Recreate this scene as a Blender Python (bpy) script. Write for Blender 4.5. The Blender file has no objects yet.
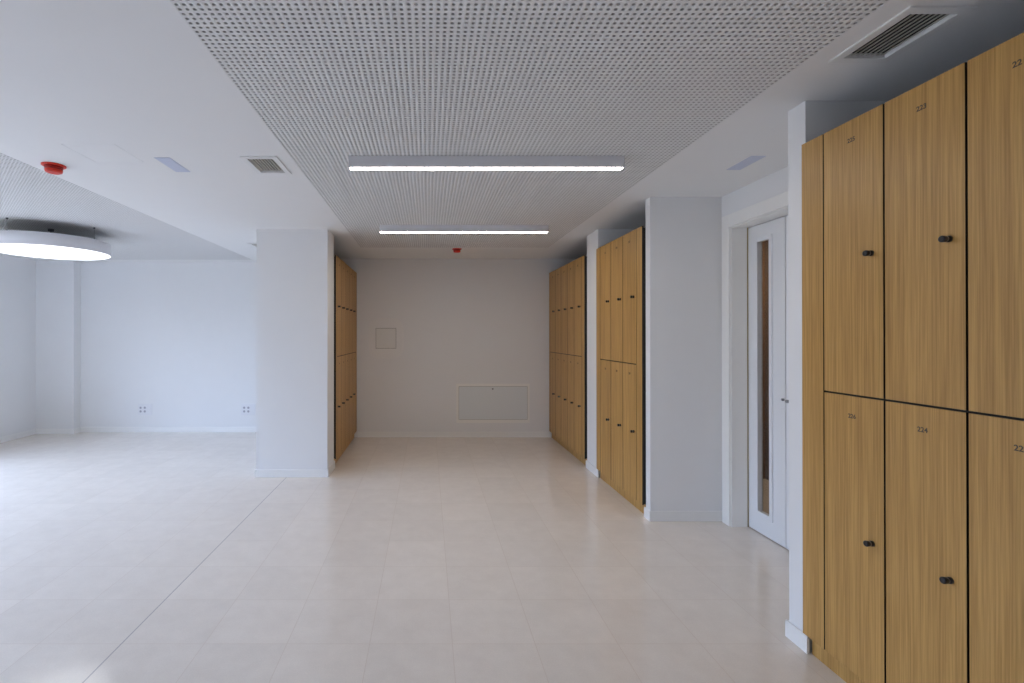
import bpy, bmesh, math, random
import numpy as np
from mathutils import Matrix, Vector

random.seed(7)
S = bpy.context.scene
COL = S.collection
PI = math.pi

# ------------------------------------------------------------------ dimensions (metres)
CH = 2.60            # ceiling height
EYE = 1.495
XR = 1.785           # faces of the piers on the locker side
XBAY = 2.36          # back of the locker bays / wall with the door
XLF = 1.76           # locker fronts, locker side
XCL = -1.055         # column face on the other side
XLL = -1.035         # locker fronts on the other side
YB = 7.254           # end wall
YBL = 7.632          # end wall of the bright room
XW = -5.90           # window wall
YREAR = -3.2
DOORW = 0.295        # locker module
ZL0, ZLG, ZL1 = 0.095, 1.243, 2.388


# ------------------------------------------------------------------ materials
def new_mat(name):
    m = bpy.data.materials.new(name)
    m.use_nodes = True
    nt = m.node_tree
    b = nt.nodes['Principled BSDF']
    return m, nt, b


def N(nt, kind, **kw):
    n = nt.nodes.new(kind)
    for k, v in kw.items():
        setattr(n, k, v)
    return n


def plain(name, col, rough=0.5, metal=0.0, spec=0.5, noise=0.0, nscale=20.0, bump=0.0):
    m, nt, b = new_mat(name)
    b.inputs['Roughness'].default_value = rough
    b.inputs['Metallic'].default_value = metal
    b.inputs['Specular IOR Level'].default_value = spec
    tc = N(nt, 'ShaderNodeTexCoord')
    nz = N(nt, 'ShaderNodeTexNoise')
    nz.inputs['Scale'].default_value = nscale
    nz.inputs['Detail'].default_value = 3
    nt.links.new(tc.outputs['Object'], nz.inputs['Vector'])
    mix = N(nt, 'ShaderNodeMix', data_type='RGBA')
    c2 = [max(0, c * (1 - noise)) for c in col]
    mix.inputs['A'].default_value = (*col, 1)
    mix.inputs['B'].default_value = (*c2, 1)
    nt.links.new(nz.outputs['Fac'], mix.inputs['Factor'])
    nt.links.new(mix.outputs['Result'], b.inputs['Base Color'])
    if bump:
        bp = N(nt, 'ShaderNodeBump')
        bp.inputs['Strength'].default_value = bump
        bp.inputs['Distance'].default_value = 0.002
        nt.links.new(nz.outputs['Fac'], bp.inputs['Height'])
        nt.links.new(bp.outputs['Normal'], b.inputs['Normal'])
    return m


def emit(name, col, strength):
    m, nt, b = new_mat(name)
    b.inputs['Base Color'].default_value = (0.9, 0.9, 0.9, 1)
    b.inputs['Emission Color'].default_value = (*col, 1)
    b.inputs['Emission Strength'].default_value = strength
    return m


def wood_mat(name, light, dark, edge_rough=0.42):
    m, nt, b = new_mat(name)
    tc = N(nt, 'ShaderNodeTexCoord')
    oi = N(nt, 'ShaderNodeObjectInfo')
    mul = N(nt, 'ShaderNodeVectorMath', operation='SCALE')
    mul.inputs[0].default_value = (3.1, 7.7, 5.3)
    nt.links.new(oi.outputs['Random'], mul.inputs['Scale'])
    add = N(nt, 'ShaderNodeVectorMath', operation='ADD')
    nt.links.new(tc.outputs['Object'], add.inputs[0])
    nt.links.new(mul.outputs['Vector'], add.inputs[1])
    # fine streaks
    mp = N(nt, 'ShaderNodeMapping')
    mp.inputs['Scale'].default_value = (150, 150, 2.6)
    nt.links.new(add.outputs['Vector'], mp.inputs['Vector'])
    n1 = N(nt, 'ShaderNodeTexNoise')
    n1.inputs['Scale'].default_value = 1.0
    n1.inputs['Detail'].default_value = 4
    n1.inputs['Roughness'].default_value = 0.6
    nt.links.new(mp.outputs['Vector'], n1.inputs['Vector'])
    # broad grain
    mp2 = N(nt, 'ShaderNodeMapping')
    mp2.inputs['Scale'].default_value = (26, 26, 0.5)
    nt.links.new(add.outputs['Vector'], mp2.inputs['Vector'])
    n2 = N(nt, 'ShaderNodeTexNoise')
    n2.inputs['Scale'].default_value = 1.0
    n2.inputs['Detail'].default_value = 3
    nt.links.new(mp2.outputs['Vector'], n2.inputs['Vector'])
    mth = N(nt, 'ShaderNodeMath', operation='MULTIPLY_ADD')
    mth.inputs[1].default_value = 0.65
    nt.links.new(n1.outputs['Fac'], mth.inputs[0])
    sc = N(nt, 'ShaderNodeMath', operation='MULTIPLY')
    sc.inputs[1].default_value = 0.35
    nt.links.new(n2.outputs['Fac'], sc.inputs[0])
    nt.links.new(sc.outputs[0], mth.inputs[2])
    cr = N(nt, 'ShaderNodeValToRGB')
    cr.color_ramp.elements[0].position = 0.39
    cr.color_ramp.elements[0].color = (*dark, 1)
    cr.color_ramp.elements[1].position = 0.60
    cr.color_ramp.elements[1].color = (*light, 1)
    nt.links.new(mth.outputs[0], cr.inputs['Fac'])
    nt.links.new(cr.outputs['Color'], b.inputs['Base Color'])
    b.inputs['Roughness'].default_value = edge_rough
    b.inputs['Specular IOR Level'].default_value = 0.5
    bp = N(nt, 'ShaderNodeBump')
    bp.inputs['Strength'].default_value = 0.08
    bp.inputs['Distance'].default_value = 0.001
    nt.links.new(n1.outputs['Fac'], bp.inputs['Height'])
    nt.links.new(bp.outputs['Normal'], b.inputs['Normal'])
    return m


def floor_mat():
    m, nt, b = new_mat('polished_limestone_tile')
    geo = N(nt, 'ShaderNodeNewGeometry')
    sep = N(nt, 'ShaderNodeSeparateXYZ')
    nt.links.new(geo.outputs['Position'], sep.inputs[0])

    def joint(out, off, half):
        a = N(nt, 'ShaderNodeMath', operation='SUBTRACT'); a.inputs[1].default_value = off
        nt.links.new(out, a.inputs[0])
        d = N(nt, 'ShaderNodeMath', operation='DIVIDE'); d.inputs[1].default_value = 0.4
        nt.links.new(a.outputs[0], d.inputs[0])
        pp = N(nt, 'ShaderNodeMath', operation='PINGPONG'); pp.inputs[1].default_value = 0.5
        nt.links.new(d.outputs[0], pp.inputs[0])
        lt = N(nt, 'ShaderNodeMath', operation='LESS_THAN'); lt.inputs[1].default_value = half / 0.4
        nt.links.new(pp.outputs[0], lt.inputs[0])
        fl = N(nt, 'ShaderNodeMath', operation='FLOOR')
        nt.links.new(d.outputs[0], fl.inputs[0])
        return lt.outputs[0], fl.outputs[0]
    jx, cx = joint(sep.outputs['X'], 0.118, 0.0016)
    jy, cy = joint(sep.outputs['Y'], 2.412, 0.0016)
    mx = N(nt, 'ShaderNodeMath', operation='MAXIMUM')
    nt.links.new(jx, mx.inputs[0]); nt.links.new(jy, mx.inputs[1])
    cmb = N(nt, 'ShaderNodeCombineXYZ')
    nt.links.new(cx, cmb.inputs[0]); nt.links.new(cy, cmb.inputs[1])
    wn = N(nt, 'ShaderNodeTexWhiteNoise', noise_dimensions='3D')
    nt.links.new(cmb.outputs[0], wn.inputs['Vector'])
    # expansion joint
    ex = N(nt, 'ShaderNodeMath', operation='COMPARE')
    ex.inputs[1].default_value = -1.482; ex.inputs[2].default_value = 0.0035
    nt.links.new(sep.outputs['X'], ex.inputs[0])
    # stone
    n1 = N(nt, 'ShaderNodeTexNoise'); n1.inputs['Scale'].default_value = 7; n1.inputs['Detail'].default_value = 6
    n1.inputs['Roughness'].default_value = 0.7
    nt.links.new(geo.outputs['Position'], n1.inputs['Vector'])
    n2 = N(nt, 'ShaderNodeTexNoise'); n2.inputs['Scale'].default_value = 160; n2.inputs['Detail'].default_value = 2
    nt.links.new(geo.outputs['Position'], n2.inputs['Vector'])
    cr = N(nt, 'ShaderNodeValToRGB')
    cr.color_ramp.elements[0].position = 0.3; cr.color_ramp.elements[0].color = (0.745, 0.675, 0.605, 1)
    cr.color_ramp.elements[1].position = 0.7; cr.color_ramp.elements[1].color = (0.805, 0.735, 0.662, 1)
    nt.links.new(n1.outputs['Fac'], cr.inputs['Fac'])
    mA = N(nt, 'ShaderNodeMix', data_type='RGBA', blend_type='MULTIPLY')
    rmp = N(nt, 'ShaderNodeMapRange'); rmp.inputs[3].default_value = 0.975; rmp.inputs[4].default_value = 1.02
    nt.links.new(wn.outputs['Value'], rmp.inputs[0])
    mA.inputs['Factor'].default_value = 1
    nt.links.new(cr.outputs['Color'], mA.inputs['A']); nt.links.new(rmp.outputs[0], mA.inputs['B'])
    mS = N(nt, 'ShaderNodeMix', data_type='RGBA', blend_type='MULTIPLY')
    rm2 = N(nt, 'ShaderNodeMapRange'); rm2.inputs[3].default_value = 0.92; rm2.inputs[4].default_value = 1.07
    nt.links.new(n2.outputs['Fac'], rm2.inputs[0])
    mS.inputs['Factor'].default_value = 1
    nt.links.new(mA.outputs['Result'], mS.inputs['A']); nt.links.new(rm2.outputs[0], mS.inputs['B'])
    mB = N(nt, 'ShaderNodeMix', data_type='RGBA')
    nt.links.new(mx.outputs[0], mB.inputs['Factor'])
    nt.links.new(mS.outputs['Result'], mB.inputs['A']); mB.inputs['B'].default_value = (0.69, 0.60, 0.525, 1)
    mC = N(nt, 'ShaderNodeMix', data_type='RGBA')
    nt.links.new(ex.outputs[0], mC.inputs['Factor'])
    nt.links.new(mB.outputs['Result'], mC.inputs['A']); mC.inputs['B'].default_value = (0.47, 0.43, 0.41, 1)
    nt.links.new(mC.outputs['Result'], b.inputs['Base Color'])
    rr = N(nt, 'ShaderNodeMapRange'); rr.inputs[3].default_value = 0.07; rr.inputs[4].default_value = 0.15
    nt.links.new(n1.outputs['Fac'], rr.inputs[0])
    nt.links.new(rr.outputs[0], b.inputs['Roughness'])
    b.inputs['Specular IOR Level'].default_value = 0.5
    n3 = N(nt, 'ShaderNodeTexNoise'); n3.inputs['Scale'].default_value = 14; n3.inputs['Detail'].default_value = 1
    nt.links.new(geo.outputs['Position'], n3.inputs['Vector'])
    bp = N(nt, 'ShaderNodeBump'); bp.inputs['Strength'].default_value = 0.035; bp.inputs['Distance'].default_value = 0.004
    nt.links.new(n3.outputs['Fac'], bp.inputs['Height'])
    nt.links.new(bp.outputs['Normal'], b.inputs['Normal'])
    return m


def glass_mat(name, tint=(1, 1, 1)):
    m = bpy.data.materials.new(name); m.use_nodes = True
    nt = m.node_tree; nt.nodes.clear()
    out = N(nt, 'ShaderNodeOutputMaterial')
    tr = N(nt, 'ShaderNodeBsdfTransparent'); tr.inputs[0].default_value = (*tint, 1)
    gl = N(nt, 'ShaderNodeBsdfGlossy'); gl.inputs['Roughness'].default_value = 0.02
    lw = N(nt, 'ShaderNodeLayerWeight'); lw.inputs['Blend'].default_value = 0.5
    pw = N(nt, 'ShaderNodeMath', operation='POWER'); pw.inputs[1].default_value = 5.0
    nt.links.new(lw.outputs['Facing'], pw.inputs[0])
    fr = N(nt, 'ShaderNodeMath', operation='MULTIPLY_ADD'); fr.inputs[1].default_value = 0.96; fr.inputs[2].default_value = 0.04
    nt.links.new(pw.outputs[0], fr.inputs[0])
    mix = N(nt, 'ShaderNodeMixShader')
    nt.links.new(fr.outputs[0], mix.inputs[0]); nt.links.new(tr.outputs[0], mix.inputs[1])
    nt.links.new(gl.outputs[0], mix.inputs[2]); nt.links.new(mix.outputs[0], out.inputs[0])
    return m


M = dict(
    wall=plain('white_wall_paint', (0.83, 0.83, 0.83), 0.65, spec=0.3, noise=0.02, nscale=6, bump=0.03),
    ceil=plain('white_ceiling_paint', (0.83, 0.83, 0.825), 0.75, spec=0.2, noise=0.02, nscale=5),
    perf=plain('white_perforated_plaster', (0.78, 0.78, 0.775), 0.7, spec=0.2, noise=0.02, nscale=5),
    gypsum=plain('shaded_board_core', (0.46, 0.45, 0.44), 0.9, spec=0.1, noise=0.1),  # board core, greyed to paint shade onto the hole walls
    felt=plain('dark_acoustic_felt', (0.05, 0.047, 0.044), 0.95, spec=0.05, noise=0.2, nscale=300),
    floor=floor_mat(),
    skirt=plain('white_gloss_baseboard', (0.87, 0.865, 0.85), 0.35, noise=0.01),
    oak=wood_mat('oak_laminate', (0.57, 0.328, 0.100), (0.385, 0.205, 0.051)),
    core=plain('black_laminate_core', (0.012, 0.011, 0.010), 0.6, noise=0.2),
    knob=plain('black_knob_plastic', (0.010, 0.011, 0.016), 0.3, noise=0.1),
    ring=plain('dull_steel', (0.30, 0.30, 0.31), 0.35, metal=0.9, noise=0.1),
    ink=plain('engraved_number_grey', (0.10, 0.078, 0.055), 0.7, noise=0.1, nscale=200),
    lampbody=plain('white_lacquered_metal', (0.74, 0.74, 0.77), 0.45, noise=0.01),
    topgrey=plain('shadow_deepening_grey', (0.10, 0.10, 0.10), 0.6, noise=0.05),  # unseen lamp top, coloured dark to deepen the shadow on the ceiling
    led=emit('led_diffuser', (1.0, 0.93, 0.86), 30.0),
    disc=emit('round_lamp_diffuser', (0.97, 0.98, 1.0), 2.0),
    ventframe=plain('grey_white_vent_metal', (0.79, 0.79, 0.78), 0.5, noise=0.02),
    duct=plain('dark_duct', (0.03, 0.03, 0.025), 0.8, noise=0.1),
    slat=plain('vent_slat_metal', (0.50, 0.49, 0.43), 0.5, noise=0.03),
    red=plain('red_plastic', (0.70, 0.032, 0.010), 0.4, noise=0.05),
    darkred=plain('dark_red_plastic', (0.40, 0.012, 0.008), 0.45, noise=0.05),
    lens=plain('unlit_luminaire_lens', (0.54, 0.58, 0.71), 0.35, noise=0.01),
    doorpaint=plain('white_door_lacquer', (0.80, 0.81, 0.83), 0.35, noise=0.01),
    framepaint=plain('white_frame_lacquer', (0.89, 0.88, 0.85), 0.4, noise=0.01),
    paleshadow=plain('pale_joint', (0.36, 0.35, 0.33), 0.8, noise=0.05),
    gap=plain('dark_joint', (0.10, 0.09, 0.08), 0.8, noise=0.1),
    brass=plain('brushed_brass_strip', (0.42, 0.33, 0.18), 0.4, metal=0.6, noise=0.1),
    steel=plain('brushed_steel', (0.32, 0.32, 0.34), 0.3, metal=0.9, noise=0.1),
    cover=plain('cream_cover_plate', (0.80, 0.795, 0.77), 0.5, noise=0.01),
    plaster=plain('fresh_plaster', (0.85, 0.845, 0.835), 0.85, noise=0.03, nscale=40),
    access=plain('white_access_panel', (0.76, 0.79, 0.80), 0.4, noise=0.01),
    socket=plain('white_socket_plastic', (0.80, 0.80, 0.82), 0.35, noise=0.01),
    sockhole=plain('grey_socket_recess', (0.42, 0.42, 0.46), 0.5, noise=0.05),
    veneer=wood_mat('dark_corridor_veneer', (0.30, 0.17, 0.085), (0.20, 0.11, 0.05)),
    dark=plain('shaded_corridor_brown', (0.16, 0.10, 0.06), 0.7, noise=0.05),  # corridor brown darkened, the side wall's shade is in the colour
    glass=glass_mat('clear_glass'),
    doorglass=glass_mat('door_glass', (0.85, 0.83, 0.80)),
    cable=plain('steel_cable', (0.10, 0.10, 0.11), 0.4, metal=0.5, noise=0.1),
)


# ------------------------------------------------------------------ mesh helpers
def bm_box(bm, lo, hi, mi=0):
    x0, y0, z0 = lo; x1, y1, z1 = hi
    v = [bm.verts.new(p) for p in ((x0, y0, z0), (x1, y0, z0), (x1, y1, z0), (x0, y1, z0),
                                   (x0, y0, z1), (x1, y0, z1), (x1, y1, z1), (x0, y1, z1))]
    fs = []
    for q in ((0, 3, 2, 1), (4, 5, 6, 7), (0, 1, 5, 4), (1, 2, 6, 5), (2, 3, 7, 6), (3, 0, 4, 7)):
        f = bm.faces.new([v[i] for i in q]); f.material_index = mi; fs.append(f)
    return fs


def bm_cyl(bm, c, axis, rads, seg=20, mi=0, cap=True):
    """lathe: rads = [(offset along axis, radius), ...]; axis is a unit Vector"""
    a = Vector(axis).normalized()
    u = a.orthogonal().normalized(); w = a.cross(u)
    c = Vector(c)
    rings = []
    for d, r in rads:
        rings.append([bm.verts.new(c + a * d + (u * math.cos(2 * PI * k / seg) + w * math.sin(2 * PI * k / seg)) * r) for k in range(seg)])
    for A, B in zip(rings, rings[1:]):
        for k in range(seg):
            f = bm.faces.new((A[k], A[(k + 1) % seg], B[(k + 1) % seg], B[k])); f.material_index = mi; f.smooth = True
    if cap:
        f = bm.faces.new(rings[0][::-1]); f.material_index = mi
        f = bm.faces.new(rings[-1]); f.material_index = mi


def mesh_of(bm, name, mats, bevel=0.0, seg=2):
    if bevel:
        bmesh.ops.bevel(bm, geom=[e for e in bm.edges if e.calc_length() > bevel * 2.5], offset=bevel,
                        segments=seg, affect='EDGES', profile=0.5)
    bmesh.ops.recalc_face_normals(bm, faces=bm.faces)
    me = bpy.data.meshes.new(name)
    bm.to_mesh(me); bm.free()
    for m in (mats if isinstance(mats, (list, tuple)) else [mats]):
        me.materials.append(m)
    return me


def put(name, me, parent=None, loc=None, rotz=None):
    o = bpy.data.objects.new(name, me)
    COL.objects.link(o)
    if parent:
        o.parent = parent
    if loc is not None:
        o.location = loc
    if rotz is not None:
        o.rotation_euler = (0, 0, rotz)
    return o


def empty(name, loc, rotz=0):
    o = bpy.data.objects.new(name, None)
    o.empty_display_size = 0.1
    COL.objects.link(o); o.location = loc; o.rotation_euler = (0, 0, rotz)
    return o


def tag(o, label=None, cat=None, group=None, kind=None):
    if label: o['label'] = label
    if cat: o['category'] = cat
    if group: o['group'] = group
    if kind: o['kind'] = kind
    return o


def boxes(name, lst, mat, parent=None, bevel=0.0, loc=None):
    bm = bmesh.new()
    for lo, hi in lst:
        bm_box(bm, lo, hi)
    return put(name, mesh_of(bm, name, mat, bevel), parent, loc)


def plate(name, axis, d0, d1, u, v, holes, mat, parent=None):
    """slab normal to axis ('x','y','z') between d0 and d1, spanning u and v, with rectangular through holes"""
    us = sorted({u[0], u[1], *[h[0] for h in holes], *[h[1] for h in holes]})
    vs = sorted({v[0], v[1], *[h[2] for h in holes], *[h[3] for h in holes]})
    us = [a for a in us if u[0] <= a <= u[1]]; vs = [a for a in vs if v[0] <= a <= v[1]]

    def P(a, b, d):
        return {'x': (d, a, b), 'y': (a, d, b), 'z': (a, b, d)}[axis]

    def solid(i, j):
        if not (0 <= i < len(us) - 1 and 0 <= j < len(vs) - 1):
            return False
        a = (us[i] + us[i + 1]) / 2; b = (vs[j] + vs[j + 1]) / 2
        return not any(h[0] < a < h[1] and h[2] < b < h[3] for h in holes)
    bm = bmesh.new()
    cache = {}

    def V(i, j, d):
        k = (i, j, d)
        if k not in cache:
            cache[k] = bm.verts.new(P(us[i], vs[j], d))
        return cache[k]
    for i in range(len(us) - 1):
        for j in range(len(vs) - 1):
            if not solid(i, j):
                continue
            for d in (d0, d1):
                bm.faces.new((V(i, j, d), V(i + 1, j, d), V(i + 1, j + 1, d), V(i, j + 1, d)))
            if not solid(i - 1, j): bm.faces.new((V(i, j, d0), V(i, j + 1, d0), V(i, j + 1, d1), V(i, j, d1)))
            if not solid(i + 1, j): bm.faces.new((V(i + 1, j, d0), V(i + 1, j + 1, d0), V(i + 1, j + 1, d1), V(i + 1, j, d1)))
            if not solid(i, j - 1): bm.faces.new((V(i, j, d0), V(i + 1, j, d0), V(i + 1, j, d1), V(i, j, d1)))
            if not solid(i, j + 1): bm.faces.new((V(i, j + 1, d0), V(i + 1, j + 1, d0), V(i + 1, j + 1, d1), V(i, j + 1, d1)))
    return put(name, mesh_of(bm, name, mat), parent)


def struct(o, label=None, cat=None):
    return tag(o, label, cat, None, 'structure')


# ------------------------------------------------------------------ shell: floor, ceiling, walls
struct(boxes('floor', [((XW - 0.3, YREAR - 0.2, -0.15), (4.2, YBL + 0.3, 0.0))], M['floor']),
       'polished cream stone tile floor with faint joints, reflecting the walls', 'floor')

P_MAIN = (-0.8555, 1.5295, 1.35, 6.325)      # perforated field between the locker banks
P_LEFT = (-5.30, -2.595, 2.60, 7.35)         # perforated field of the bright room
V1 = (1.62, 1.85, 1.67, 2.01)
V2 = (-1.165, -0.937, 3.08, 3.41)
V3 = (-2.185, -1.957, 6.00, 6.33)
BORD = 0.033


def inner(v, b=BORD):
    return (v[0] + b, v[1] - b, v[2] + b, v[3] - b)


LUM1 = (-1.71, -1.612, 3.105, 3.378)
LUM2 = (2.000, 2.092, 3.075, 3.335)
HATCH = (-2.13, -1.82, 2.885, 3.19)
DET1 = (-2.443, 3.247)
DET2 = (0.373, 6.42)
holes = [P_MAIN, P_LEFT, inner(V1), inner(V2), inner(V3), LUM1, LUM2, HATCH]
ceiling = plate('ceiling', 'z', CH, CH + 0.16, (XW - 0.3, 4.2), (YREAR - 0.2, YBL + 0.3), holes, M['ceil'])
struct(ceiling, 'smooth white plaster ceiling around two perforated acoustic fields', 'ceiling')


def perforated(name, rect, pitch, r, th, z, mat):
    x0, x1, y0, y1 = rect
    nx = round((x1 - x0) / pitch); ny = round((y1 - y0) / pitch)
    px = (x1 - x0) / nx; py = (y1 - y0) / ny
    gx, gy = np.meshgrid(np.arange(nx + 1), np.arange(ny + 1))
    gv = np.stack([x0 + gx * px, y0 + gy * py, np.full(gx.shape, z)], -1).reshape(-1, 3)
    ci, cj = np.meshgrid(np.arange(nx), np.arange(ny))
    ci = ci.ravel(); cj = cj.ravel(); n = ci.size
    cx = x0 + (ci + 0.5) * px; cy = y0 + (cj + 0.5) * py
    ang = np.radians(22.5 + 45 * np.arange(8))
    ov = np.empty((n, 16, 3))
    ov[:, :8, 0] = cx[:, None] + r * np.cos(ang); ov[:, :8, 1] = cy[:, None] + r * np.sin(ang); ov[:, :8, 2] = z
    ov[:, 8:] = ov[:, :8]; ov[:, 8:, 2] = z + th
    verts = np.concatenate([gv, ov.reshape(-1, 3)])
    base = gv.shape[0] + np.arange(n) * 16
    g = lambda i, j: j * (nx + 1) + i
    c00, c10, c11, c01 = g(ci, cj), g(ci + 1, cj), g(ci + 1, cj + 1), g(ci, cj + 1)
    O = [base + k for k in range(8)]; T = [base + 8 + k for k in range(8)]
    # normals look down (-z)
    quads = [(c10, O[7], O[0], c11), (c11, O[1], O[2], c01), (c01, O[3], O[4], c00), (c00, O[5], O[6], c10)]
    quads += [(O[k], T[k], T[(k + 1) % 8], O[(k + 1) % 8]) for k in range(8)]
    tris = [(c11, O[0], O[1]), (c01, O[2], O[3]), (c00, O[4], O[5]), (c10, O[6], O[7])]
    Q = np.stack([np.stack(q, -1) for q in quads], 1).reshape(-1)
    Tt = np.stack([np.stack(t, -1) for t in tris], 1).reshape(-1)
    nq, ntr = Q.size // 4, Tt.size // 3
    me = bpy.data.meshes.new(name)
    me.vertices.add(len(verts)); me.vertices.foreach_set('co', verts.astype(np.float32).ravel())
    me.loops.add(Q.size + Tt.size)
    me.loops.foreach_set('vertex_index', np.concatenate([Q, Tt]).astype(np.int32))
    me.polygons.add(nq + ntr)
    me.polygons.foreach_set('loop_start', np.concatenate([np.arange(nq) * 4, nq * 4 + np.arange(ntr) * 3]).astype(np.int32))
    me.update(calc_edges=True)
    me.validate()
    me.materials.append(mat); me.materials.append(M['gypsum'])
    mi = np.zeros(nq + ntr, np.int32); mi[:nq] = np.tile(np.array([0] * 4 + [1] * 8), n)
    me.polygons.foreach_set('material_index', mi)
    return me


for rect in (P_MAIN, P_LEFT):
    p = put('perforated_panel', perforated('perforated_panel', rect, 0.0251, 0.0064, 0.009, CH, M['perf']), ceiling)
    boxes('acoustic_felt', [((rect[0], rect[2], CH + 0.0092), (rect[1], rect[3], CH + 0.03))], M['felt'], p)

# window wall
WIN = [(0.2, 2.25, 0.12, 2.42), (2.45, 4.5, 0.12, 2.42), (4.7, 5.6, 0.12, 2.42)]
struct(plate('wall_left', 'x', XW - 0.25, XW, (YREAR - 0.2, YBL + 0.25), (0, CH), WIN, M['wall']),
       'white wall of the bright room, pierced by tall windows nearer the camera', 'wall')
for k, w in enumerate(WIN):
    e = struct(empty('window_%d' % (k + 1), (XW - 0.12, (w[0] + w[1]) / 2, w[2])), 'tall white framed window in the long wall', 'window')
    a = (w[1] - w[0]) / 2; h = w[3] - w[2]; t = 0.06
    fr = [((-0.04, -a, 0), (0.04, -a + t, h)), ((-0.04, a - t, 0), (0.04, a, h)), ((-0.04, -a + t, 0), (0.04, a - t, t)),
          ((-0.04, -a + t, h - t), (0.04, a - t, h)), ((-0.035, -0.03, t), (0.035, 0.03, h - t))]
    boxes('window_frame', fr, M['framepaint'], e)
    boxes('pane', [((-0.005, -a + t, t), (0.005, -0.03, h - t)), ((-0.005, 0.03, t), (0.005, a - t, h - t))], M['glass'], e)
struct(boxes('wall_rear', [((XW - 0.25, YREAR - 0.2, 0), (4.2, YREAR, CH))], M['wall']), 'white wall behind the camera', 'wall')
struct(boxes('wall_back_left', [((XW, YBL, 0), (-1.80, YBL + 0.2, CH))], M['wall']), 'pale end wall of the bright room, with two socket plates', 'wall')
struct(boxes('wall_pier_left', [((XW, 7.49, 0), (-5.325, YBL, CH))], M['wall']), 'shallow white pier in the corner of the bright room', 'wall')
struct(boxes('wall_divider_left', [((-1.80, 5.227, 0), (XCL, 5.585, CH)), ((-1.80, 5.585, 0), (-1.64, YBL + 0.2, CH))], M['wall']),
       'broad white column in front of the far locker bank', 'wall')
struct(boxes('wall_back', [((-1.64, YB, 0), (XBAY, YB + 0.2, CH))], M['wall']), 'white end wall between the two facing locker banks', 'wall')
DO = (2.69, 3.885, -0.01, 2.338)   # door opening
struct(plate('wall_right', 'x', XBAY, XBAY + 0.2, (YREAR, YB + 0.2), (0, CH), [DO], M['wall']),
       'white wall holding the recessed white door', 'wall')
struct(boxes('wall_pier_near', [((XR, 2.352, 0), (XBAY, 2.465, CH))], M['wall']), 'narrow white partition end beside the nearest oak lockers', 'wall')
struct(boxes('wall_pier_middle', [((XR, 4.0, 0), (XBAY, 4.083, CH))], M['wall']), 'white partition facing the camera between middle lockers and door', 'wall')
struct(boxes('wall_pier_far', [((XR, 5.222, 0), (XBAY, 5.59, CH))], M['wall']), 'narrow white pier between the two far oak locker banks', 'wall')
struct(boxes('wall_right_near', [((XR, YREAR, 0), (XBAY, 1.20, CH))], M['wall']), 'white wall beside the camera past the nearest lockers', 'wall')

# baseboards (rounded top edge)
BH, BT = 0.08, 0.012


def skirting(name, lst, label):
    bm = bmesh.new()
    for (x0, y0, x1, y1) in lst:
        bm_box(bm, (x0, y0, 0), (x1, y1, BH - 0.005))
        dx = 0.004 if x1 - x0 < 0.05 else 0.0; dy = 0.004 if y1 - y0 < 0.05 else 0.0
        bm_box(bm, (x0 + dx * 0.5, y0 + dy * 0.5, BH - 0.005), (x1 - dx * 0.5, y1 - dy * 0.5, BH))
    return struct(put(name, mesh_of(bm, name, M['skirt'])), label, 'baseboard')


skirting('baseboard_back', [(-1.02, YB - BT, 1.79, YB)], 'white baseboard along the end wall between locker banks')
skirting('baseboard_back_left', [(-5.325, YBL - BT, -1.80, YBL)], 'white baseboard below the two socket plates')
skirting('baseboard_pier_left', [(XW, 7.49 - BT, -5.325 + BT, 7.49), (-5.325, 7.49, -5.325 + BT, YBL - BT)], 'white baseboard wrapping the corner pier')
skirting('baseboard_left', [(XW, YREAR, XW + BT, 7.49 - BT)], 'white baseboard along the window wall')
skirting('baseboard_divider_left', [(-1.80 - BT, 5.227 - BT, XCL + BT, 5.227), (XCL, 5.227, XCL + BT, 5.60), (-1.80 - BT, 5.227, -1.80, YBL - BT)],
         'white baseboard around the foot of the broad column')
skirting('baseboard_pier_near', [(XR - BT, 2.335, XR, 2.465 + BT), (XR, 2.465, XBAY, 2.465 + BT)], 'white baseboard on the partition end by the nearest lockers')
skirting('baseboard_pier_middle', [(XR - BT, 4.0 - BT, XBAY, 4.0), (XR - BT, 4.0, XR, 4.095)], 'white baseboard on the partition left of the door')
skirting('baseboard_pier_far', [(XR - BT, 5.205, XR, 5.605)], 'white baseboard on the pier between the far lockers')

# ------------------------------------------------------------------ corridor beyond the door
struct(boxes('wall_corridor', [((3.495, 2.3, 0), (3.65, 5.17, CH)), ((XBAY + 0.2, 2.2, 0), (3.65, 2.3, CH))], M['dark']),
       'brown side wall of the corridor seen through the door glass', 'wall')
struct(boxes('wall_corridor_end', [((XBAY + 0.2, 5.17, 0), (3.65, 5.3, CH))], M['veneer']),
       'brown timber end wall of the corridor seen through the door glass', 'wall')

# ------------------------------------------------------------------ door: architrave + two leaves
tr = empty('trim_1', (XBAY, (DO[0] + DO[1]) / 2, 0))
struct(tr, 'white lacquered door surround and deep jamb', 'trim')
dy0, dy1, dz = DO[0] - tr.location.y, DO[1] - tr.location.y, DO[3]
AW = 0.090
boxes('architrave', [((-0.016, dy1 - 0.003, 0), (0.0, dy1 + AW, dz + 0.093)), ((-0.016, dy0 - AW, 0), (0.0, dy0 + 0.003, dz + 0.093)),
                     ((-0.016, dy0 + 0.003, dz - 0.003), (0.0, dy1 - 0.003, dz + 0.093))], M['framepaint'], tr, 0.003)
boxes('jamb', [((0.0, dy1 - 0.012, 0), (0.2, dy1, dz)), ((0.0, dy0, 0), (0.2, dy0 + 0.012, dz)), ((0.0, dy0 + 0.012, dz - 0.012), (0.2, dy1 - 0.012, dz))],
      M['framepaint'], tr)
boxes('stop_strip', [((0.122, dy1 - 0.016, 0), (0.129, dy1 - 0.012, dz - 0.012))], M['brass'], tr)

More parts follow.
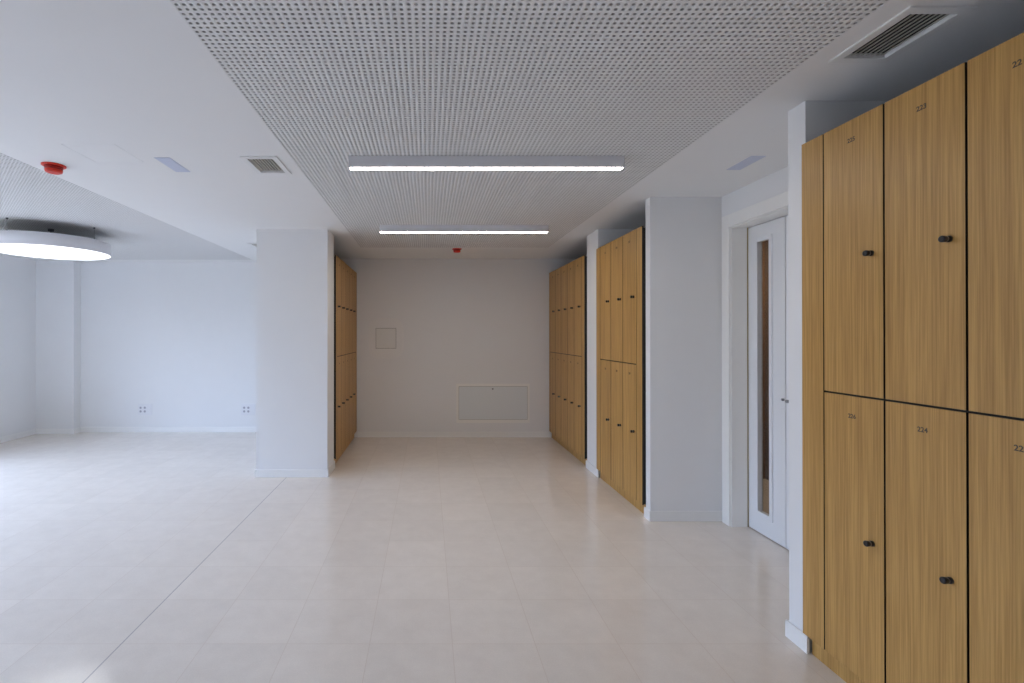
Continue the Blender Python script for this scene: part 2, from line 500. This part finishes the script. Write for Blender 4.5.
door = empty('door_1', (2.49, (DO[0] + DO[1]) / 2, 0))
struct(door, 'white double door with a tall narrow glass strip, half hidden by the partition', 'door')
oy = door.location.y


def leaf(ya, yb, glz, nm):
    """slab leaf with a tall routed glazing opening; local coordinates"""
    g0, g1, z0, z1 = glz
    L = plate('door_leaf', 'x', 0.0, 0.036, (ya, yb), (0.008, 2.321), [glz], M['doorpaint'], door)
    t = 0.028
    bead = [((-0.008, g0 - t, z0 - t), (0.006, g0 + 0.004, z1 + t)), ((-0.008, g1 - 0.004, z0 - t), (0.006, g1 + t, z1 + t)),
            ((-0.008, g0 + 0.004, z0 - t), (0.006, g1 - 0.004, z0 + 0.004)), ((-0.008, g0 + 0.004, z1 - 0.004), (0.006, g1 - 0.004, z1 + t))]
    boxes('glazing_bead', bead, M['doorpaint'], L, 0.002)
    boxes('glass_pane', [((0.027, g0, z0), (0.033, g1, z1))], M['doorglass'], L)
    return L


leaf(3.472 - oy, 3.870 - oy, (3.625 - oy, 3.760 - oy, 0.165, 2.195), 'a')
L2 = leaf(2.705 - oy, 3.466 - oy, (2.86 - oy, 2.995 - oy, 0.165, 2.195), 'b')
boxes('meeting_seal', [((0.006, 3.4665 - oy, 0.01), (0.033, 3.4715 - oy, 2.32))], M['gap'], door)
bm = bmesh.new()
hy = 3.385 - oy
bm_box(bm, (-0.008, hy - 0.022, 0.93), (0.0, hy + 0.022, 1.15))
plt = put('handle_plate', mesh_of(bm, 'handle_plate', M['doorpaint'], 0.003), L2)
bm = bmesh.new()
bm_cyl(bm, (-0.008, hy, 1.04), (-1, 0, 0), [(0, 0.011), (0.045, 0.011)], 16)
bm_cyl(bm, (-0.048, hy + 0.011, 1.04), (0, -1, 0), [(0, 0.010), (0.004, 0.0105), (0.125, 0.0095), (0.13, 0.006)], 16)
put('lever', mesh_of(bm, 'lever', M['steel']), plt)
bm = bmesh.new()
bm_cyl(bm, (-0.008, 3.478 - oy, 1.04), (-1, 0, 0), [(0, 0.009), (0.012, 0.009), (0.014, 0.007)], 14)
put('bolt_knob', mesh_of(bm, 'bolt_knob', M['steel']), door)

# ------------------------------------------------------------------ lockers
GAP = 0.008
TH = 0.013
DW = DOORW - GAP


def slab_mesh(name, w, z0, z1):
    """compact laminate board: oak faces on a black core; front in the plane x = 0, facing -x"""
    bm = bmesh.new()
    for f in bm_box(bm, (0, -w / 2, z0), (TH, w / 2, z1)):
        f.normal_update()
        f.material_index = 0 if abs(f.normal.x) > 0.5 else 1
    return mesh_of(bm, name, [M['oak'], M['core']])


UP = slab_mesh('locker_door_tall', DW, 0, ZL1 - ZLG - GAP / 2)
LO = slab_mesh('locker_door_low', DW, 0, ZLG - GAP / 2 - ZL0)
bm = bmesh.new()
bm_box(bm, (TH + 0.004, -DOORW / 2 + 0.0005, 0.10), (0.53, DOORW / 2 - 0.0005, ZL1 - 0.012))
CARC = mesh_of(bm, 'locker_carcass', M['core'])
bm = bmesh.new()
bm_cyl(bm, (0, 0, 0), (-1, 0, 0), [(0.0, 0.0115), (0.006, 0.0112), (0.008, 0.0100), (0.010, 0.0098)], 20, 0)
bm_cyl(bm, (0, 0, 0), (-1, 0, 0), [(0.010, 0.0092), (0.0145, 0.0092)], 20, 1)
bm_cyl(bm, (0, 0, 0), (-1, 0, 0), [(0.0145, 0.0100), (0.016, 0.0112), (0.026, 0.0116), (0.028, 0.0106), (0.029, 0.008)], 20, 0)
KNOB = mesh_of(bm, 'locker_knob', [M['knob'], M['ring']])

_num = {}


def number_mesh(txt):
    if txt in _num:
        return _num[txt]
    cu = bpy.data.curves.new('number_text', 'FONT')
    cu.body = txt; cu.size = 0.0250; cu.align_x = 'CENTER'; cu.align_y = 'CENTER'
    cu.extrude = 0.0003; cu.offset = 0.0006; cu.resolution_u = 3
    t = bpy.data.objects.new('number_text', cu); COL.objects.link(t)
    dg = bpy.context.evaluated_depsgraph_get(); dg.update()
    me = bpy.data.meshes.new_from_object(t.evaluated_get(dg))
    bpy.data.objects.remove(t); bpy.data.curves.remove(cu)
    me.name = 'locker_number'
    me.transform(Matrix(((0, 0, -1, 0), (-1, 0, 0, 0), (0, 1, 0, 0), (0, 0, 0, 1))))
    me.materials.clear(); me.materials.append(M['ink'])
    _num[txt] = me
    return me


def locker(x, y, rotz, up, lo, label, group, kside=-1):
    root = tag(empty('locker', (x, y, 0), rotz), label, 'locker', group)
    put('carcass', CARC, root)
    for me, z0, z1, txt in ((UP, ZLG + GAP / 2, ZL1, up), (LO, ZL0, ZLG - GAP / 2, lo)):
        d = put('door', me, root, (0, 0, z0))
        put('knob', KNOB, d, (0, kside * (DW / 2 - 0.050), (z1 - z0) / 2))
        if txt:
            put('number', number_mesh(txt), d, (-0.0002, 0, z1 - z0 - 0.084))
    return root


def filler(x, ya, yb, rotz, label):
    w = yb - ya - GAP / 2
    bm = bmesh.new()
    for f in bm_box(bm, (0, -w / 2, ZL0), (TH, w / 2, ZL1)):
        f.normal_update(); f.material_index = 0 if abs(f.normal.x) > 0.5 else 1
    for f in bm_box(bm, (TH, -w / 2 + 0.002, 0.10), (0.10, w / 2 - 0.002, ZL1 - 0.012)):
        f.material_index = 1
    return tag(put('filler_panel', mesh_of(bm, 'filler_panel', [M['oak'], M['core']]), None, (x, (ya + yb) / 2, 0), rotz), label, 'panel', 'oak filler panels')


def plinth(x, ya, yb, label):
    bm = bmesh.new()
    s = 1 if x > 0 else -1
    xa, xb = sorted((x, x + s * 0.018))
    for f in bm_box(bm, (xa, ya, 0), (xb, yb, 0.094)):
        f.normal_update(); f.material_index = 0 if abs(f.normal.x) > 0.5 else 1
    xa, xb = sorted((x + s * 0.018, x + s * 0.40))
    for f in bm_box(bm, (xa, ya + 0.01, 0), (xb, yb - 0.01, 0.09)):
        f.material_index = 1
    return tag(put('plinth', mesh_of(bm, 'plinth', [M['oak'], M['core']])), label, 'plinth', 'oak plinths under the lockers')


G = 'nearest numbered oak lockers'
y = 2.216
for up, lo, lab in (('225', '226', 'large oak two-door locker in the nearest bank, next to its filler strip and white partition'),
                    ('223', '224', 'large oak two-door locker in the nearest bank, second from the narrow white partition'),
                    ('221', '222', 'large oak two-door locker in the nearest bank, cut off by the edge of the photo')):
    locker(XLF, y - DOORW / 2, 0, up, lo, lab, G)
    y -= DOORW
filler(XLF, 2.216, 2.345, 0, 'tall narrow oak filler strip in the nearest bank, against the narrow white partition')
filler(XLF, y - 0.12, y, 0, 'oak filler strip closing the nearest locker bank at the end outside the photo')
plinth(1.797, y - 0.12, 2.334, 'oak plinth under the nearest lockers, at the lower edge of the photo')

G = 'oak lockers of the three-column bank'
y = 4.205
for k, lab in enumerate(('oak locker of the three-column bank, the one nearest the white door',
                         'oak locker in the middle of the three-column bank',
                         'oak locker of the three-column bank, the one farthest from the white door')):
    locker(XLF, y + DOORW / 2, 0, str(227 + 2 * k), str(228 + 2 * k), lab, G)
    y += DOORW
filler(XLF, 4.092, 4.205, 0, 'oak filler strip of the three-column bank, against the partition by the door')
filler(XLF, y, 5.208, 0, 'oak filler strip of the three-column bank, against the pier between the far banks')
plinth(1.797, 4.10, 5.204, 'oak plinth under the three-column locker bank')

G = 'oak lockers of the far five-column bank beside the access panel'
ORD = ('first', 'second', 'third', 'fourth', 'fifth')
y = 5.705
for k in range(5):
    locker(XLF, y + DOORW / 2, 0, str(233 + 2 * k), str(234 + 2 * k),
           'far oak locker on the access panel side of the end wall, %s from the pier' % ORD[k], G)
    y += DOORW
filler(XLF, 5.60, 5.705, 0, 'oak filler strip of the far bank on the access panel side, against the pier')
filler(XLF, y, 7.236, 0, 'thin oak filler strip between the far lockers and end wall, access panel side')
plinth(1.797, 5.61, 7.235, 'oak plinth under the far lockers on the access panel side')

G = 'oak lockers of the far bank behind the broad column'
y = 5.672
for k in range(5):
    locker(XLL, y + DOORW / 2, PI, str(243 + 2 * k), str(244 + 2 * k),
           'far oak locker behind the broad white column, %s from the column' % ORD[k], G, kside=1)
    y += DOORW
filler(XLL, 5.600, 5.672, PI, 'oak filler strip between the broad white column and first locker behind it')
filler(XLL, y, 7.236, PI, 'oak filler strip between the last locker behind the column and end wall')
plinth(-1.07, 5.61, 7.235, 'oak plinth under the lockers behind the broad white column')


# ------------------------------------------------------------------ ceiling devices
def linear_light(y, label):
    x0, x1 = -0.488, 1.214
    cx = (x0 + x1) / 2; L = (x1 - x0) / 2
    r = tag(empty('linear_ceiling_light', (cx, y + 0.035, CH)), label, 'ceiling light', 'linear ceiling lights')
    bm = bmesh.new()
    w, h, t = 0.035, 0.069, 0.008
    bm_box(bm, (-L, -w, -h), (L, -w + t, 0)); bm_box(bm, (-L, w - t, -h), (L, w, 0))
    bm_box(bm, (-L, -w + t, -t), (L, w - t, 0))
    put('housing', mesh_of(bm, 'housing', M['lampbody']), r)
    for s in (-1, 1):
        bm = bmesh.new(); bm_box(bm, (s * L - 0.0015, -w, -h), (s * L + 0.0015, w, 0))
        put('end_cap', mesh_of(bm, 'end_cap', M['lampbody']), r)
    bm = bmesh.new(); bm_box(bm, (-L + 0.003, -w + t, -h + 0.001), (L - 0.003, w - t, -h + 0.006))
    put('diffuser', mesh_of(bm, 'diffuser', M['led']), r)


linear_light(3.076, 'lit white linear ceiling light, the longer-looking one nearer the camera')
linear_light(5.016, 'lit white linear ceiling light farther back, just in front of the red detector')


def ceiling_vent(rect, label):
    x0, x1, y0, y1 = rect
    cx, cy = (x0 + x1) / 2, (y0 + y1) / 2
    a, b = (x1 - x0) / 2, (y1 - y0) / 2
    r = tag(empty('ceiling_vent', (cx, cy, CH)), label, 'air vent', 'ceiling air vents')
    t = BORD
    bm = bmesh.new()
    lo, hi = -0.007, 0.0
    bm_box(bm, (-a, -b, lo), (-a + t, b, hi)); bm_box(bm, (a - t, -b, lo), (a, b, hi))
    bm_box(bm, (-a + t, -b, lo), (a - t, -b + t, hi)); bm_box(bm, (-a + t, b - t, lo), (a - t, b, hi))
    put('frame', mesh_of(bm, 'frame', M['ventframe']), r)
    bm = bmesh.new()   # duct collar: open box above the frame
    e = 0.002; ia, ib = a - t - 0.001, b - t - 0.001; top = 0.12
    for lo_, hi_, mi in (((-ia, -ib, 0), (-ia + e, ib, 0.012), 0), ((ia - e, -ib, 0), (ia, ib, 0.012), 0),
                         ((-ia + e, -ib, 0), (ia - e, -ib + e, 0.012), 0), ((-ia + e, ib - e, 0), (ia - e, ib, 0.012), 0),
                         ((-ia, -ib, 0.012), (-ia + e, ib, top), 1), ((ia - e, -ib, 0.012), (ia, ib, top), 1),
                         ((-ia + e, -ib, 0.012), (ia - e, -ib + e, top), 1), ((-ia + e, ib - e, 0.012), (ia - e, ib, top), 1),
                         ((-ia, -ib, top), (ia, ib, top + e), 1)):
        bm_box(bm, lo_, hi_, mi)
    put('duct_collar', mesh_of(bm, 'duct_collar', [M['ventframe'], M['duct']]), r)
    n = 8
    bm = bmesh.new()
    pitch = (2 * (ia - e)) / n
    for k in range(n):   # tilted aerofoil blades running front to back
        c = -ia + e + (k + 0.5) * pitch
        w_, th_ = 0.0085, 0.0015
        v = []
        s_ = 0.2
        for yy in (-ib + e, ib - e):
            for dx, dzz in ((-w_, -th_), (w_, -th_), (w_, th_), (-w_, th_)):
                xx = dx * math.cos(s_) - dzz * math.sin(s_); zz = dx * math.sin(s_) + dzz * math.cos(s_)
                v.append(bm.verts.new((c + xx * 0.62, yy, 0.006 + zz)))
        for q in ((0, 1, 2, 3), (7, 6, 5, 4), (0, 4, 5, 1), (1, 5, 6, 2), (2, 6, 7, 3), (3, 7, 4, 0)):
            bm.faces.new([v[i] for i in q])
    put('louvre', mesh_of(bm, 'louvre', M['slat']), r)


ceiling_vent(V1, 'grey slatted air vent above the nearest oak lockers')
ceiling_vent(V2, 'slatted air vent beside the perforated field, in front of the broad white column')
ceiling_vent(V3, 'slatted air vent in the bright room, mostly hidden by the broad column')


def flush_luminaire(rect, label):
    x0, x1, y0, y1 = rect
    r = tag(empty('flush_luminaire', ((x0 + x1) / 2, (y0 + y1) / 2, CH)), label, 'ceiling light', 'unlit flush rectangular luminaires')
    a, b = (x1 - x0) / 2, (y1 - y0) / 2
    boxes('lens', [((-a + 0.004, -b + 0.004, -0.003), (a - 0.004, b - 0.004, 0.004))], M['lens'], r, 0.001)
    boxes('trim_frame', [((-a, -b, -0.002), (-a + 0.004, b, 0.02)), ((a - 0.004, -b, -0.002), (a, b, 0.02)),
                         ((-a + 0.004, -b, -0.002), (a - 0.004, -b + 0.004, 0.02)), ((-a + 0.004, b - 0.004, -0.002), (a - 0.004, b, 0.02))], M['lens'], r)
    boxes('gear_box', [((-a + 0.004, -b + 0.004, 0.004), (a - 0.004, b - 0.004, 0.06))], M['ventframe'], r)


flush_luminaire(LUM1, 'pale bluish flush luminaire on the bare ceiling between hatch and slatted vent')
flush_luminaire(LUM2, 'grey flush luminaire in the ceiling in front of the recessed white door')

x0, x1, y0, y1 = HATCH
r = tag(empty('access_hatch', ((x0 + x1) / 2, (y0 + y1) / 2, CH)), 'flush white square access hatch in the ceiling near the red detector', 'hatch')
a, b = (x1 - x0) / 2, (y1 - y0) / 2
boxes('cover', [((-a + 0.003, -b + 0.003, 0.0), (a - 0.003, b - 0.003, 0.014))], M['ceil'], r)
boxes('rim', [((-a, -b, 0.004), (-a + 0.003, b, 0.02)), ((a - 0.003, -b, 0.004), (a, b, 0.02)), ((-a, -b, 0.004), (a, -b + 0.003, 0.02)),
              ((-a, b - 0.003, 0.004), (a, b, 0.02)), ((-a, -b, 0.02), (a, b, 0.03))], M['ventframe'], r)


def detector(x, y, s, label):
    r = tag(empty('smoke_detector', (x, y, CH)), label, 'smoke detector', 'red ceiling detectors')
    bm = bmesh.new()
    bm_cyl(bm, (0, 0, 0), (0, 0, -1), [(0, 0.068 * s), (0.006 * s, 0.068 * s), (0.010 * s, 0.062 * s)], 32)
    put('base', mesh_of(bm, 'base', M['red']), r)
    bm = bmesh.new()
    bm_cyl(bm, (0, 0, 0), (0, 0, -1), [(0.010 * s, 0.052 * s), (0.026 * s, 0.050 * s), (0.030 * s, 0.046 * s)], 32)
    put('chamber', mesh_of(bm, 'chamber', M['darkred']), r)
    bm = bmesh.new()
    bm_cyl(bm, (0, 0, 0), (0, 0, -1), [(0.030 * s, 0.049 * s), (0.033 * s, 0.051 * s), (0.046 * s, 0.047 * s), (0.051 * s, 0.036 * s)], 32)
    put('cap', mesh_of(bm, 'cap', M['red']), r)


detector(DET1[0], DET1[1], 1.0, 'bright red smoke detector by the perforated field above the round lamp')
detector(DET2[0], DET2[1], 0.92, 'small dark red smoke detector near the end wall, behind the linear lights')

# pendant disc
pd = tag(empty('pendant_light', (-3.955, 5.22, 2.352)), 'large round white disc light hung just under the ceiling', 'ceiling light')
R, RH = 0.5335, 0.125
bm = bmesh.new()
seg = 96


def ring(bm, r_, z_):
    return [bm.verts.new((r_ * math.cos(2 * PI * k / seg), r_ * math.sin(2 * PI * k / seg), z_)) for k in range(seg)]


rs = [ring(bm, R - 0.006, 0.004), ring(bm, R - 0.004, 0.0), ring(bm, R, 0.0), ring(bm, R, RH - 0.004), ring(bm, R - 0.004, RH), ]
for A, B in zip(rs, rs[1:]):
    for k in range(seg):
        f = bm.faces.new((A[k], A[(k + 1) % seg], B[(k + 1) % seg], B[k])); f.smooth = True
put('shade', mesh_of(bm, 'shade', M['lampbody']), pd)
bm = bmesh.new()
bm_cyl(bm, (0, 0, RH - 0.006), (0, 0, 1), [(0, R - 0.0042), (0.005, R - 0.0042)], seg)
put('top_plate', mesh_of(bm, 'top_plate', M['topgrey']), pd)
bm = bmesh.new()
bm_cyl(bm, (0, 0, 0.002), (0, 0, 1), [(0, R - 0.0062), (0.006, R - 0.0062)], seg)
put('diffuser', mesh_of(bm, 'diffuser', M['disc']), pd)
TOPZ = CH - 2.352
for k in range(4):
    an = math.radians((-9, 81, 171, -93)[k])
    px, py = 0.515 * math.cos(an), 0.515 * math.sin(an)
    bm = bmesh.new()
    bm_cyl(bm, (px, py, RH), (0, 0, 1), [(0, 0.006), (0.014, 0.006), (0.016, 0.0012), (TOPZ - RH - 0.016, 0.0012), (TOPZ - RH - 0.014, 0.009), (TOPZ - RH, 0.009)], 12)
    put('suspension_cable', mesh_of(bm, 'suspension_cable', M['cable']), pd)
bm = bmesh.new()
bm_cyl(bm, (0, 0, RH), (0, 0, 1), [(0, 0.02), (0.01, 0.02), (0.012, 0.004), (TOPZ - RH - 0.025, 0.004), (TOPZ - RH - 0.024, 0.026), (TOPZ - RH, 0.03)], 20)
put('power_feed', mesh_of(bm, 'power_feed', M['cable']), pd)

# ------------------------------------------------------------------ end wall fittings
r = tag(empty('access_hatch', (0.945, YB, 0.21)), 'flat white metal access panel low on the end wall', 'access panel')
W, H = 0.533, 0.567
boxes('frame', [((-W, -0.008, 0), (-W + 0.034, 0, H)), ((W - 0.030, -0.008, 0), (W, 0, H)), ((-W + 0.034, -0.008, 0), (W - 0.030, 0, 0.046)),
                ((-W + 0.034, -0.008, H - 0.036), (W - 0.030, 0, H))], M['framepaint'], r, 0.001)
p = boxes('door', [((-W + 0.039, -0.006, 0.051), (W - 0.035, -0.001, H - 0.041))], M['access'], r, 0.001)
bm = bmesh.new()
bm_cyl(bm, (-0.003, -0.006, H - 0.073), (0, -1, 0), [(0, 0.013), (0.003, 0.013), (0.004, 0.010)], 18)
put('latch', mesh_of(bm, 'latch', M['steel']), p)
boxes('shadow_gap', [((-W + 0.034, -0.002, 0.046), (W - 0.030, -0.0005, H - 0.036))], M['paleshadow'], r)

r = tag(empty('cover_plate', (-0.612, YB, 1.44)), 'small square blank cover plate on the end wall in a rounded plaster patch', 'cover plate')
bm = bmesh.new()
n = 12
pts = []
for cx_, cz_, a0 in ((0.11, 0.13, 0), (-0.11, 0.13, 90), (-0.11, -0.13, 180), (0.11, -0.13, 270)):
    for k in range(n + 1):
        an = math.radians(a0 + 90 * k / n)
        pts.append((cx_ + 0.145 * math.cos(an), cz_ + 0.165 * math.sin(an)))
fv = [bm.verts.new((px * 0.94, -0.0022, pz * 0.94)) for px, pz in pts]
bv = [bm.verts.new((px, 0, pz)) for px, pz in pts]
bm.faces.new(fv)
for k in range(len(fv)):
    bm.faces.new((fv[k], bv[k], bv[(k + 1) % len(fv)], fv[(k + 1) % len(fv)]))
put('plaster_patch', mesh_of(bm, 'plaster_patch', M['plaster']), r)
boxes('rim', [((-0.148, -0.0035, -0.148), (0.148, -0.0015, 0.148))], M['gap'], r)
boxes('plate', [((-0.144, -0.0075, -0.144), (0.144, -0.003, 0.144))], M['cover'], r, 0.001)


def socket_plate(xc, label):
    r = tag(empty('socket_plate', (xc, YBL, 0.347)), label, 'socket', 'white socket plates')
    w, h = 0.108, 0.085
    boxes('plate', [((-w, -0.009, -h), (w, 0, h))], M['socket'], r, 0.003)
    for k in range(3):
        xx = -0.064 + 0.064 * k
        s = boxes('socket_insert', [((xx - 0.027, -0.0115, -0.058), (xx + 0.027, -0.009, 0.058))], M['socket'], r, 0.001)
        if k < 2:
            for dzz in (0.028, -0.028):
                bm = bmesh.new()
                bm_cyl(bm, (xx, -0.0115, dzz), (0, -1, 0), [(0, 0.0175), (0.001, 0.0175)], 20)
                put('socket_face', mesh_of(bm, 'socket_face', M['sockhole']), s)


socket_plate(-4.332, 'white socket plate low on the pale end wall, out in the open')
socket_plate(-2.748, 'white socket plate low on the pale end wall, right beside the broad column')

# ------------------------------------------------------------------ light
w = bpy.data.worlds.new('daylight'); S.world = w; w.use_nodes = True
nt = w.node_tree
bg = nt.nodes['Background']
tc = N(nt, 'ShaderNodeTexCoord')
sp = N(nt, 'ShaderNodeSeparateXYZ'); nt.links.new(tc.outputs['Generated'], sp.inputs[0])
cr = N(nt, 'ShaderNodeValToRGB')
mr = N(nt, 'ShaderNodeMapRange'); mr.inputs[1].default_value = -1; mr.inputs[2].default_value = 1
nt.links.new(sp.outputs['Z'], mr.inputs[0]); nt.links.new(mr.outputs[0], cr.inputs['Fac'])
els = cr.color_ramp.elements
els[0].position = 0.0; els[0].color = (0.09, 0.09, 0.085, 1)
els[1].position = 1.0; els[1].color = (0.66, 0.86, 1.26, 1)
e1 = els.new(0.49); e1.color = (0.11, 0.115, 0.12, 1)
e2 = els.new(0.53); e2.color = (0.155, 0.205, 0.30, 1)
e3 = els.new(0.62); e3.color = (0.46, 0.60, 0.88, 1)
nt.links.new(cr.outputs['Color'], bg.inputs['Color'])
bg.inputs['Strength'].default_value = 14.3

for k, q in enumerate(WIN):
    L = bpy.data.lights.new('window_portal', 'AREA'); L.shape = 'RECTANGLE'
    L.size = q[3] - q[2]; L.size_y = q[1] - q[0]
    L.cycles.is_portal = True
    o = bpy.data.objects.new('window_portal', L); COL.objects.link(o)
    o.location = (XW - 0.26, (q[0] + q[1]) / 2, (q[2] + q[3]) / 2)
    o.rotation_euler = (0, -PI / 2, 0)

# added fill with no known source, brightens the corridor behind the door glass
L = bpy.data.lights.new('added_corridor_fill', 'AREA'); L.energy = 11; L.size = 0.3; L.color = (1.0, 0.88, 0.72)
o = bpy.data.objects.new('added_corridor_fill', L); COL.objects.link(o); o.location = (3.0, 4.5, CH - 0.02)

# ------------------------------------------------------------------ camera
cam = bpy.data.cameras.new('camera'); co = bpy.data.objects.new('camera', cam); COL.objects.link(co)
F = 498.0
cam.sensor_fit = 'HORIZONTAL'; cam.sensor_width = 36.0; cam.lens = F * 36.0 / 1024.0
PITCH = 0.0034
cam.shift_x = (512 - 428) / 1024.0
cam.shift_y = (334.5 - 341.5 - F * PITCH) / 1024.0
co.location = (0, 0, EYE); co.rotation_euler = (PI / 2 + PITCH, 0, 0)
cam.clip_start = 0.02
S.camera = co

S.cycles.use_denoising = True
S.cycles.max_bounces = 14
S.cycles.diffuse_bounces = 8
S.cycles.sample_clamp_indirect = 8
vs = S.view_settings
vs.view_transform = 'Standard'; vs.look = 'None'; vs.gamma = 1.0; vs.use_curve_mapping = False
vs.exposure = 0.16
